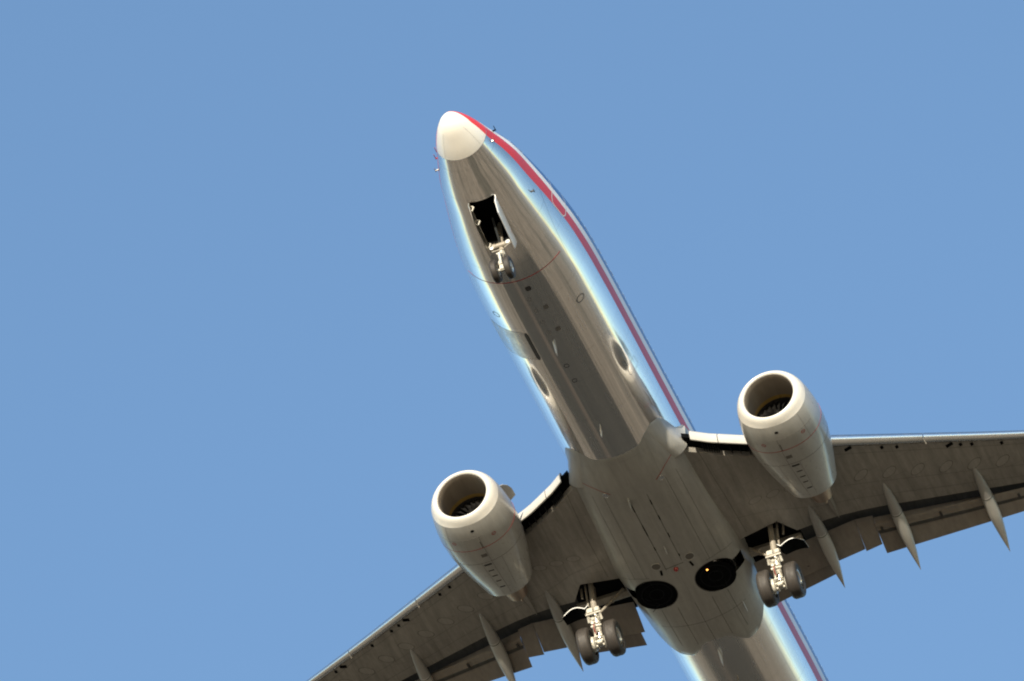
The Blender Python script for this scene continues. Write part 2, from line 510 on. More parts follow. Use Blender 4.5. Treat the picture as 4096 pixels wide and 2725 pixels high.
# nose wheel bay
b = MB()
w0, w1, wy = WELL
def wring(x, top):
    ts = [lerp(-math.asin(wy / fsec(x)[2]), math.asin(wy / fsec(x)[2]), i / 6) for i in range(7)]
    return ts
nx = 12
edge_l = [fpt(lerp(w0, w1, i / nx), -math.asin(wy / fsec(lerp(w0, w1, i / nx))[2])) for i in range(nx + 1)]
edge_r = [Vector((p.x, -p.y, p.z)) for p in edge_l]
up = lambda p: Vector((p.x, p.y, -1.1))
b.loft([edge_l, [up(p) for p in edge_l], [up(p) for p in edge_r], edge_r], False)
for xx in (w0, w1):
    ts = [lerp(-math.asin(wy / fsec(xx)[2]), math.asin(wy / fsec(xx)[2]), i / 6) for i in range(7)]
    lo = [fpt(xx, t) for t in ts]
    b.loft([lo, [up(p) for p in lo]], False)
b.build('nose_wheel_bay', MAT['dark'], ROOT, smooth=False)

# doors of the nose wheel bay: two long plates hinged at its sides, hanging down
def nose_door(s):
    q = MB()
    N = 14
    outer, inner = [], []
    for i in range(N + 1):
        u = i / N
        x = lerp(w0 + .02, w1 + .12, u)
        e = fpt(x, s * math.asin((wy + .01) / fsec(x)[2]))
        h = .48 * min(1, (u + .05) * 5) ** .5 if u < .2 else .48
        if u > .93: h = .48 * (1 - (u - .93) / .07 * .45)
        bot = e + Vector((0, -s * .02, -h))
        mid_ = e + Vector((0, s * .012, -h * .5))
        t = Vector((0, s * .022, 0))
        outer.append([e + t, mid_ + t, bot + t]); inner.append([e, mid_, bot])
    rings = [[*inner[i], *outer[i][::-1]] for i in range(N + 1)]
    q.loft(rings)
    d = q.build('nose_gear_door', MAT['doorskin'] if s < 0 else MAT['dull'], ROOT, angle=30)
    # red hazard line across the rear end of the door
    x = w1 - .30
    e = fpt(x, s * math.asin((wy + .01) / fsec(x)[2]))
    k = MB()
    k.add([e + Vector((0, s * .028, 0)), e + Vector((.025, s * .028, 0)), e + Vector((.025, s * .040, -.2)), e + Vector((0, s * .040, -.2))], [(0, 1, 2, 3)])
    k.build('hazard_line', MAT['red'], d, False)
    # hinge arms inside
    for u in ((.10, .42, .97) if s > 0 else (.5,)):
        x = lerp(w0, w1, u)
        e = fpt(x, s * math.asin(wy / fsec(x)[2]))
        h = MB()
        h.path([e + Vector((0, -s * .02, .03)), e + Vector((.0, -s * .075, -.06)), e + Vector((.02, -s * .01, -.17))], [.022, .03, .022], 8)
        h.build('hinge_arm', MAT['gear'], d)
    return d
nose_door(1); nose_door(-1)

# ------------------------------------------------------------------ wheels
def wheel(parent, c, R_, W_, hubmat='hub', rim=.52):
    y = Vector((0, 1, 0)); c = Vector(c)
    q = MB()
    h = W_ / 2
    prof = [(-h * .72, R_ * rim), (-h * .92, R_ * (rim + .08)), (-h, R_ * .72), (-h * .97, R_ * .84), (-h * .84, R_ * .93), (-h * .62, R_ * .985)]
    # tread with grooves
    for k in (-.42, -.14, .14, .42):
        prof += [(h * k - .012, R_), (h * k - .010, R_ - .012), (h * k + .010, R_ - .012), (h * k + .012, R_)]
    prof += [(h * .62, R_ * .985), (h * .84, R_ * .93), (h * .97, R_ * .84), (h, R_ * .72), (h * .92, R_ * (rim + .08)), (h * .72, R_ * rim)]
    q.revolve(prof, c, y, 48)
    t = q.build('tyre', MAT['tyre'], parent, angle=25)
    q = MB()
    for s in (-1, 1):
        q.revolve([(s * h * .72, R_ * rim), (s * h * .80, R_ * rim * .97), (s * h * .76, R_ * rim * .9), (s * h * .45, R_ * rim * .82), (s * h * .45, R_ * rim * .45), (s * h * .7, R_ * rim * .36), (s * h * .72, R_ * .05), (s * h * .72, .001)], c, y, 36)
        for k in range(8):
            a = 2 * pi * k / 8
            p = c + Vector((math.cos(a) * R_ * rim * .62, s * h * .45, math.sin(a) * R_ * rim * .62))
            q.tube(p, p + Vector((0, s * .03, 0)), R_ * rim * .08, n=8)
    q.build('wheel_rim', MAT[hubmat], parent)

# nose gear
b = MB()
NZ = -3.29
b.tube((4.13, 0, -1.25), (4.10, 0, -2.42), .08, .075, 18, 2)
b.tube((4.10, 0, -2.40), (4.10, 0, -2.55), .08, .08, 18)
b.tube((4.10, 0, -2.55), (4.085, 0, -2.63), .10, .10, 18)
b.tube((4.08, 0, -2.62), (4.0, 0, -3.2), .055, .055, 16, 1)
b.box((4.04, 0, -3.0), (.17, .22, .20))
b.box((4.0, 0, -3.22), (.16, .16, .2))
b.tube((3.985, -.3, NZ), (3.985, .3, NZ), .045, n=14)
ng = b.build('nose_gear', [MAT['gear'], MAT['chrome'], MAT['geardull']], ROOT, label='white nose landing gear leg with two wheels')
for s in (-1, 1): wheel(ng, (3.985, s * .205, NZ), .345, .2)
b = MB()
b.path([(4.02, 0, -2.64), (3.78, 0, -2.82), (3.92, 0, -3.12)], [.035, .045, .035])
b.tube((3.78, -.07, -2.82), (3.78, .07, -2.82), .03)
b.build('torque_link', MAT['gear'], ng)
b = MB()
b.tube((4.05, -.15, -2.22), (4.05, .19, -2.22), .085, n=18)
b.tube((4.05, .15, -2.22), (4.05, .24, -2.22), .10, n=18)
b.tube((4.05, -.15, -2.22), (4.05, -.2, -2.22), .05, n=12)
b.build('steering_actuator', MAT['geardull'], ng)
for s, r in ((-1, .07), (1, .06)):
    b = MB()
    p = Vector((3.96, s * .25, -2.30 - .04 * s))
    b.revolve([(-.02, r), (-.03, r * .8), (-.035, .001)], p, (1, 0, 0), 20, 1)
    b.revolve([(-.02, r), (.05, r * .9), (.11, r * .4), (.12, .001)], p, (1, 0, 0), 20, 0)
    b.build('taxi_light', [MAT['gear'], MAT['white']], ng)
b = MB()
b.path([(4.02, .27, -2.42), (4.02, -.1, -2.42)], .022)
b.path([(4.0, -.12, -2.40), (3.97, -.38, -2.28)], .02)
b.path([(4.06, .06, -2.48), (3.99, .07, -2.9), (3.95, .1, -3.1)], .014)
b.path([(4.0, -.05, -2.48), (3.94, -.08, -2.75), (3.96, -.06, -3.05)], .011)
b.build('brake_hose', MAT['geardull'], ng)
b = MB()
b.tube((4.06, 0, -2.2), (3.5, 0, -1.6), .035, .04)
b.build('drag_brace', MAT['primer'], ng)

# ------------------------------------------------------------------ belly fairing (wing to body)
X0 = [(0, 13.52), (20, 13.50), (33, 13.27), (45, 13.2), (57, 13.3), (64, 13.6), (72, 14.1), (90, 14.6), (100, 15.0)]
X1 = [(0, 22.05), (9, 22.1), (20, 22.45), (30, 22.68), (38, 22.66), (48, 22.45), (60, 22.0), (75, 21.4), (90, 20.9), (100, 20.6)]
# x: half width, depth below z=-.6, squareness
FA = [(13.1, 1.86, 1.535, 2.12), (14.0, 1.885, 1.55, 2.2), (15.0, 1.93, 1.58, 2.5), (17, 1.99, 1.60, 2.7), (18.8, 2.04, 1.61, 2.85), (19.6, 2.0, 1.61, 2.75), (20.6, 1.95, 1.61, 2.6), (21.6, 1.9, 1.58, 2.35), (22.7, 1.87, 1.54, 2.15)]
def skin_near(p, off=0):
    zt, zb, hw, zc = fsec(p.x)
    return fpt(p.x, math.atan2(p.y / hw, (zc - p.z) / (zc - zb)), off)
def fair_pt(x, a):
    hw, h, n_ = (sinterp(x, FA, k) for k in (1, 2, 3))
    t = a
    c, s = math.cos(t), math.sin(t)
    if c >= 0:
        y = hw * math.copysign(abs(s) ** (2 / n_), s); z = -.6 - h * abs(c) ** (2 / n_)
    else:
        y = hw * s; z = -.6 - 1.0 * c
    return Vector((x, y, z))
b = MB()
NA, NX = 80, 60
def fair_surf(x, a):
    p = fair_pt(x, a)
    k = max(0, min(1, (x - sinterp(abs(math.degrees(a)), X0)) / 1.15)); k = k * k * (3 - 2 * k)
    return skin_near(p, .012).lerp(p, k)
rings = []
for i in range(NX + 1):
    u = (i / NX) ** 1.2
    r = []
    for j in range(NA + 1):
        a = R(lerp(-100, 100, j / NA))
        d = abs(math.degrees(a))
        x = lerp(sinterp(d, X0), sinterp(d, X1), u)
        p = fair_surf(x, a)
        # rim turns in to the fuselage skin at both ends
        if i == 0 or i == NX:
            p = skin_near(p, -.01)
        r.append(p)
    rings.append(r)
b.loft(rings, False)
fair = b.build('belly_fairing', [MAT['grey'], MAT['dark']], ROOT, angle=40)

def boolean_cut(obj, cutter_mb, mat_index_mat):
    cut = cutter_mb.build('cutter', mat_index_mat, None, False)
    m = obj.modifiers.new('cut', 'BOOLEAN'); m.operation = 'DIFFERENCE'; m.object = cut; m.solver = 'EXACT'
    cut.location = obj.location if obj.parent is None else Vector((0, 0, 0))
    # evaluate with both in the same frame
    par = obj.parent; loc = obj.location.copy()
    obj.parent = None; obj.location = (0, 0, 0)
    bpy.context.view_layer.update()
    dg = bpy.context.evaluated_depsgraph_get()
    me = bpy.data.meshes.new_from_object(obj.evaluated_get(dg))
    obj.modifiers.clear()
    obj.data = me
    obj.parent = par; obj.location = loc
    bpy.data.objects.remove(cut)

# solidify the shell a little so that it can be cut, then open the wheel wells
import bmesh
def solid_shell(o, th):
    m = o.modifiers.new('s', 'SOLIDIFY'); m.thickness = th; m.offset = -1
    par = o.parent; loc = o.location.copy(); o.parent = None; o.location = (0, 0, 0)
    bpy.context.view_layer.update()
    dg = bpy.context.evaluated_depsgraph_get()
    me = bpy.data.meshes.new_from_object(o.evaluated_get(dg)); o.modifiers.clear(); o.data = me
    o.parent = par; o.location = loc
solid_shell(fair, .03)
WX, WY, WR = 19.46, .94, .62
def well_outline(s, r=1.0, n=48):
    pts = []
    for k in range(n):
        a = 2 * pi * k / n
        x = WX + .61 * r * math.cos(a)
        y = s * (WY + .61 * r * math.sin(a))
        pts.append((x, y))
    return pts
for s in (-1, 1):
    cb = MB()
    po = well_outline(s)
    cb.loft([[(x, y, -2.6) for x, y in po], [(x, y, -1.3) for x, y in po]])
    boolean_cut(fair, cb, MAT['dark'])
    # outboard slot through which the leg folds
    cb = MB()
    po = [(19.28, s * 1.35), (19.80, s * 1.35), (19.78, s * 1.9), (19.32, s * 1.9)]
    cb.loft([[(x, y, -2.6) for x, y in po], [(x, y, -1.55) for x, y in po]])
    boolean_cut(fair, cb, MAT['dark'])
for p in fair.data.polygons: p.use_smooth = True
fair.data.set_sharp_from_angle(angle=R(40))
# walls and discs of the wells, their deep shade put into the colour (they hide the fuselage skin behind the openings)
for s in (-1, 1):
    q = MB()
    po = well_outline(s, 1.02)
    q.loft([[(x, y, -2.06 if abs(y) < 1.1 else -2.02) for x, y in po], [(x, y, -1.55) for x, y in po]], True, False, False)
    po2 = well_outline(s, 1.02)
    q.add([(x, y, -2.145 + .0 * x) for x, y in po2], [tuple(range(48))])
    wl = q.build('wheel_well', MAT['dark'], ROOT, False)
    q = MB()
    for r0, r1, z in ((.44, .47, -2.150), (.20, .23, -2.152)):
        n = 40
        q.loft([[(WX + r * math.cos(2 * pi * k / n), s * WY + r * math.sin(2 * pi * k / n), z) for k in range(n)] for r in (r0, r1)], True, False, False)
    q.build('well_ring', MAT['wellmetal'], wl, False)
    rgw = random.Random(11 + s)
    for k in range(5):
        a = rgw.uniform(0, 2 * pi); r_ = rgw.uniform(.15, .5)
        c0 = Vector((WX + r_ * math.cos(a), s * WY + r_ * math.sin(a), -2.155))
        q = MB(); q.path([c0, c0 + Vector((rgw.uniform(-.12, .12), rgw.uniform(-.12, .12), 0)), c0 + Vector((rgw.uniform(-.2, .2), rgw.uniform(-.2, .2), 0))], .010, 8)
        q.build('well_pipe', MAT['wellmetal'], wl)
    n = 44
    # rubber seal lying on the fairing's curved surface
    vs = []
    for k in (1.0, 1.045):
        for x, y in well_outline(s, k, n):
            hw, h, n_ = (sinterp(x, FA, j) for j in (1, 2, 3))
            z = -.6 - h * max(0, 1 - (abs(y) / hw) ** n_) ** (1 / n_) - .004
            vs.append((x, y, z))
    q = MB()
    q.add(vs, [(i, (i + 1) % n, n + (i + 1) % n, n + i) for i in range(n)])
    q.build('well_seal', MAT['seam'], ROOT, False)

def fair_z(x, y):
    hw, h, n_ = (sinterp(x, FA, j) for j in (1, 2, 3))
    return -.6 - h * max(0, 1 - (min(abs(y), hw) / hw) ** n_) ** (1 / n_)
def on_fair(x, y, d=.004): return Vector((x, y, fair_z(x, y) - d))
def strip_on(name, pts, wd, fn, mat, parent, sub=8, label=None):
    """a narrow strip that follows a surface fn(x, y)"""
    q = MB()
    fine = []
    for a, c_ in zip(pts, pts[1:]):
        for i in range(sub): fine.append((lerp(a[0], c_[0], i / sub), lerp(a[1], c_[1], i / sub)))
    fine.append(pts[-1])
    l, r = [], []
    for i, p in enumerate(fine):
        a, c_ = fine[max(i - 1, 0)], fine[min(i + 1, len(fine) - 1)]
        dx, dy = c_[0] - a[0], c_[1] - a[1]; L = math.hypot(dx, dy) or 1
        nx_, ny_ = -dy / L * wd / 2, dx / L * wd / 2
        l.append(fn(p[0] + nx_, p[1] + ny_)); r.append(fn(p[0] - nx_, p[1] - ny_))
    q.loft([l, r], False)
    return q.build(name, mat, parent, False, label=label)
# keel panel seams and the two long slots either side of the keel beam
strip_on('panel_seam', [(15.35, -.28), (18.35, -.26)], .014, on_fair, MAT['seam'], fair)
strip_on('panel_seam', [(15.35, .30), (18.55, .30)], .018, on_fair, MAT['seam'], fair)
strip_on('panel_seam', [(18.45, -.28), (18.5, .30)], .02, on_fair, MAT['seam'], fair)
for x0, x1 in ((15.6, 15.8), (16.3, 16.5), (17.1, 17.3), (18.05, 18.15)):
    strip_on('slot', [(x0, -.28), (x1, -.275)], .035, on_fair, MAT['dark'], fair)
for x0, x1 in ((15.5, 15.9), (16.5, 17.0), (17.5, 17.65)):
    strip_on('slot', [(x0, .30), (x1, .30)], .035, on_fair, MAT['dark'], fair)
for y in (-1.35, -1.0, .95, 1.3):
    strip_on('panel_seam', [(15.0, y), (18.7, y * 1.03)], .009, on_fair, MAT['seam'], fair)
for y in (-.55, .0, .55, 1.05, -1.05):
    strip_on('panel_seam', [(20.2, y), (22.0, y)], .012, on_fair, MAT['seam'], fair)
strip_on('panel_seam', [(18.75, -1.75), (18.68, -1.3), (18.72, -.9)], .012, on_fair, MAT['seam'], fair)
strip_on('panel_seam', [(18.75, 1.75), (18.68, 1.3), (18.72, .9)], .012, on_fair, MAT['seam'], fair)
strip_on('panel_seam', [(21.0, -1.5), (21.1, 0), (21.0, 1.5)], .012, on_fair, MAT['seam'], fair)
for s in (-1, 1):
    strip_on('hazard_line', [(14.95, s * .72), (14.62, s * 1.15), (14.45, s * 1.46)], .02, on_fair, MAT['red'], fair)
# round intakes, drain bowls
def disc_on(name, x, y, r, fn, mat, parent, ringmat=None, depth=.05):
    q = MB()
    n = 28
    rr_ = lambda k, dz: [fn(x + r * k * math.cos(2 * pi * i / n), y + r * k * math.sin(2 * pi * i / n)) + Vector((0, 0, dz)) for i in range(n)]
    q.loft([rr_(1.12, .003), rr_(1.1, -.012), rr_(1.0, -.012), rr_(.95, -.004)], True, False, False, 0)
    q.loft([rr_(.95, -.004), rr_(.6, -.0035), rr_(.05, -.003)], True, False, True, 1)
    return q.build(name, [ringmat or MAT['greyclean'], mat], parent, angle=30)
for s in (-1, 1):
    disc_on('drain_bowl', 18.3, s * .53, .135, on_fair, MAT['panelseam'], fair, MAT['greyclean'])
    disc_on('landing_lamp', 14.97, s * .88, .085, on_fair, MAT['frame'], fair, MAT['greyclean'])
    strip_on('slot', [(18.5, s * .46), (18.72, s * .50)], .07, on_fair, MAT['dark'], fair)
b = MB()
b.revolve([(0, .075), (-.04, .07), (-.075, .045), (-.09, .001)], on_fair(18.62, 0.02, 0), (0, 0, 1), 20)
b.build('beacon_light', MAT['red'], ROOT, label='small red beacon light on the belly')
def blade(name, x, y, L, H, zf, mat='white', parent=None, tilt=0.0, w_=.035, sweep=.6):
    q = MB()
    rings = []
    for k in range(6):
        u = k / 5
        ln = L * (1 - .55 * u); x0_ = x + L * sweep * u
        wv = w_ * (1 - .5 * u)
        r = []
        for j in range(14):
            a = 2 * pi * j / 14
            cx = (1 - math.cos(a)) / 2
            yy = math.sin(a) * wv * (1 - cx * .6)
            r.append(Vector((x0_ + ln * cx, y + yy + tilt * H * u, zf(x, y) - H * u + .01)))
        rings.append(r)
    q.loft(rings)
    return q.build(name, MAT[mat], parent or ROOT, angle=40)
fz = lambda x, y: fpt(x, ty(x, y)).z
blade('blade_antenna', 8.35, .03, .34, .30, fz, 'white')
blade('blade_antenna', 12.30, .04, .16, .26, fz, 'white', sweep=.2)
blade('blade_antenna', 15.25, .30, .32, .28, fair_z, 'greyclean')
blade('blade_antenna', 17.55, .02, .30, .10, fair_z, 'white', w_=.015)
blade('blade_antenna', 22.45, .10, .42, .34, fz, 'white', w_=.022)
blade('drain_mast', 23.9, .0, .16, .24, fz, 'geardull', sweep=.3)
blade('drain_mast', 20.95, -1.25, .5, .05, fair_z, 'white', w_=.012)

# forward wing root fairings: proud of the skin, one each side
def root_fairing(s):
    q = MB()
    NT, NS = 26, 22
    rings = []
    for i in range(NS + 1):
        u = i / NS
        r = []
        for j in range(NT + 1):
            v = j / NT
            t0 = lerp(36, 45, u); t1 = lerp(64, 92, u ** .7)
            a = lerp(t0, t1, v)
            xs0 = interp(a, [(36, 13.25), (45, 13.19), (57, 13.29), (64, 13.55), (76, 14.1), (95, 14.5)])
            x = lerp(xs0, 14.66 + .06 * v, u)
            base = fair_surf(max(x, 13.1), R(a) * s)
            if i == 0: base = skin_near(base, -.01)
            e = min(1, v * 7, (1 - v) * 9 + .15)
            bulge = .014 + .10 * u ** 1.5 * math.sin(pi * min(1, v * .85 + .1)) 
            n_ = Vector((0, s * math.sin(R(a)), -math.cos(R(a))))
            r.append(base + n_ * bulge * max(0, e) ** .5)
        rings.append(r)
    q.loft(rings, False)
    o = q.build('wing_root_fairing', MAT['greyclean'], ROOT, angle=45)
    return o
root_fairing(1); root_fairing(-1)

# ------------------------------------------------------------------ wings
LE = [(1.5, 13.95), (1.95, 14.3), (2.5, 14.8), (3.45, 15.5), (4.4, 16.05), (5.0, 16.42), (10, 19.40), (17.16, 23.55)]
WTE = [(1.5, 19.05), (3.15, 18.98), (3.55, 19.66), (4.4, 19.74), (5.3, 19.92), (6.2, 20.22), (10.15, 21.72), (11.5, 22.2), (11.6, 22.9), (17.16, 24.95)]
TOPTE = [(1.5, 20.8), (3.5, 20.8), (5.3, 20.95), (5.7, 21.0), (10.15, 22.55), (11.5, 22.9), (11.6, 22.9), (17.16, 24.95)]
zl = lambda y: -1.75 + .165 * y + (.004 * (y - 10) ** 2 if y > 10 else 0)
sc_ = lambda y: interp(y, [(2, 1.0), (5, .95), (10, .72), (17.2, .36)])
def low_pt(x, y):
    ay = abs(y)
    le, te = interp(ay, LE), interp(ay, WTE)
    u = (x - le) / (te - le)
    bul = .09 * sc_(ay) * math.sin(pi * max(0, min(1, u)))
    return Vector((x, y, zl(ay) - bul))
def on_wing(d=.004): return lambda x, y: low_pt(x, y) - Vector((0, 0, d))
FRONT = lambda y: .62 if y < 4.55 else .30 * sc_(y) + .03
def wing(s):
    q = MB()
    ys = [1.5, 2.0, 2.5, 3.0, 3.14, 3.3, 3.56, 4.0, 4.5, 4.56, 5.0, 5.6, 6.2, 7, 8, 9, 10, 11, 11.5, 11.62, 13, 14.5, 16, 17.16]
    rings = []
    for y in ys:
        le, te, tt = interp(y, LE), interp(y, WTE), interp(y, TOPTE)
        x0 = le + FRONT(y); k = sc_(y)
        r = []
        NL = 14
        for i in range(NL + 1):
            x = lerp(x0 + .05, te, i / NL); r.append(low_pt(x, y * s))
        zt_te = zl(y) + .42 * k * (1 if y < 11.55 else .05)
        if y >= 11.55: r.append(Vector((te + .01, y * s, zl(y) + .03)))
        else: r.append(Vector((te + .02, y * s, zl(y) + .33 * k)))
        r.append(Vector((tt, y * s, zt_te - .03)))
        r.append(Vector((tt + .01, y * s, zt_te)))
        for i in range(1, NL):
            u = 1 - i / NL
            x = lerp(x0, tt, u)
            zz = zl(y) + k * (.40 + .38 * math.sin(pi * u ** .8) ) if y < 11.55 else lerp(zl(y) + k * .4 + .35 * k * math.sin(pi * u ** .8), zt_te, u ** 2)
            r.append(Vector((x, y * s, zz)))
        r.append(Vector((x0 - .02, y * s, zl(y) + .25 * k)))
        r.append(Vector((x0 - .02, y * s, zl(y) + .06 * k)))
        rings.append(r)
    q.loft(rings)
    # put the shade of the recess behind the lower trailing edge into its colour
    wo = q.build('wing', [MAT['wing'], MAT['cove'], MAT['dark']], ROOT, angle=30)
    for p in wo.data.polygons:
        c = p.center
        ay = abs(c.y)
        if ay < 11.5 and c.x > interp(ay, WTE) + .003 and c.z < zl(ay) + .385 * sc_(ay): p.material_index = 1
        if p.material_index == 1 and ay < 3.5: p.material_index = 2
    return wo
def slat(s, wo, y0, y1):
    q = MB()
    sec = [(.30, -.05), (.2, -.07), (.1, -.055), (.03, -.0), (0, .08), (.02, .17), (.10, .28), (.28, .42), (.55, .54), (.95, .63), (.93, .6), (.55, .47), (.35, .33), (.27, .18), (.28, .04), (.32, -.03)]
    rings = []
    for i in range(9):
        y = lerp(y0, y1, i / 8)
        k = sc_(y); le = interp(y, LE)
        rings.append([Vector((le + a * k, y * s, zl(y) + c_ * k)) for a, c_ in sec])
    q.loft(rings)
    return q.build('slat', MAT['le'], wo, angle=40)
def krueger(s, wo, y0, y1):
    q = MB()
    sec = [(.12, -.03), (.09, -.045), (.06, -.04), (.03, -.0), (0, .1), (.0, .22), (.08, .34), (.25, .42), (.5, .45), (.5, .42), (.25, .38), (.14, .28), (.08, .15), (.09, .04), (.10, .0), (.12, -.01)]
    rings = []
    for i in range(9):
        y = lerp(y0, y1, i / 8); le = interp(y, LE)
        rings.append([Vector((le + a, y * s, zl(y) + c_)) for a, c_ in sec])
    q.loft(rings)
    ko = q.build('krueger_flap', MAT['lip'], wo, angle=40)
    q = MB()
    rings = []
    for i in range(9):
        y = lerp(y0 - .25, y1 + .1, i / 8); le = interp(y, LE)
        rings.append([Vector((le + a, y * s, zl(y) + c_)) for a, c_ in ((.66, .0), (.60, .12), (.2, .14), (.2, .3), (.7, .3), (.7, .0))])
    q.loft(rings)
    q.build('krueger_bay', MAT['dark'], wo, False)
    for i in range(7):
        y = lerp(y0 + .2, y1 - .1, i / 6); le = interp(y, LE)
        q = MB(); q.box((le + .5, y * s, zl(y) + .06), (.30, .012, .1)); q.build('krueger_rib', MAT['primer'], wo)
    return ko
def flap_panel(name, s, wo, st, mat='flap', th=.10):
    """st: (y, xLE, zLE, xTE, zTE)"""
    q = MB()
    rings = []
    for y, x0, z0, x1, z1 in st:
        r = []
        N = 9
        L = math.hypot(x1 - x0, z1 - z0); d = Vector((x1 - x0, 0, z1 - z0)) / L; up_ = Vector((-d.z, 0, d.x))
        t = th * L
        prof = [(1, 0), (.8, -.03), (.55, -.08), (.3, -.14), (.12, -.16), (.03, -.12), (0, 0), (.03, .3), (.12, .52), (.3, .62), (.6, .42), (.85, .18), (1, .03)]
        for a, c_ in prof: r.append(Vector((x0, y * s, z0)) + d * L * a + up_ * t * c_)
        rings.append(r)
    q.loft(rings)
    return q.build(name, MAT[mat], wo, angle=35)
def canoe(s, wo, y, x0, x1, zt, name='flap_track_fairing', wd=.19, dz=-.50):
    """spindle fairing under the wing, dropping towards its tail"""
    q = MB(); rings = []
    N = 26
    def centre(u):
        x = lerp(x0, x1, u)
        z0 = low_pt(x0, y * s).z
        return x, lerp(z0 + .05, zt, u ** 1.7)
    cut = .40
    def rr_(u):
        wv = wd * (math.sin(pi / 2 * min(1, u / .55)) ** .68 if u < .55 else (1 - (max(0, u - .58) / .42) ** 1.5) + .01)
        return max(wv, .006)
    for i in range(N + 1):
        u = (i / N)
        x, z = centre(u); r = rr_(u)
        rings.append([Vector((x, y * s + r * math.sin(2 * pi * k / 20), z - r * 1.05 * math.cos(2 * pi * k / 20))) for k in range(20)])
    q.loft(rings)
    fo = q.build(name, [MAT['greyclean'], MAT['canoefront']], wo, angle=50)
    for p in fo.data.polygons:
        if p.center.x < lerp(x0, x1, cut): p.material_index = 1
    u = cut; q = MB(); rg = []
    for uu, e in ((u - .0035, -.001), (u - .0035, .004), (u + .0035, .004), (u + .0035, -.001)):
        x, z = centre(uu); r = rr_(uu) + e
        rg.append([Vector((x, y * s + r * math.sin(2 * pi * k / 20), z - r * 1.05 * math.cos(2 * pi * k / 20))) for k in range(20)])
    q.loft(rg, True, False, False)
    q.build('fairing_seam', MAT['seam'], fo, False) if False else q.build('fairing_seam', MAT['seam'], wo, False)
    return fo
def oval(s, wo, x, y, rx, ry, rot):
    n = 28; q = MB(); vs = []
    for k in (1.0, .90, .01):
        for i in range(n):
            a = 2 * pi * i / n
            px = rx * k * math.cos(a); py = ry * k * math.sin(a)
            X_ = x + px * math.cos(rot) - py * math.sin(rot); Y_ = y + px * math.sin(rot) + py * math.cos(rot)
            vs.append(low_pt(X_, Y_ * s) - Vector((0, 0, .003)))
    q.add(vs, [(i, (i + 1) % n, n + (i + 1) % n, n + i) for i in range(n)])
    q.add(vs, [(n + i, n + (i + 1) % n, 2 * n + (i + 1) % n, 2 * n + i) for i in range(n)], 1)
    q.build('access_panel', [MAT['panel'], MAT['panelfill']], wo, False)

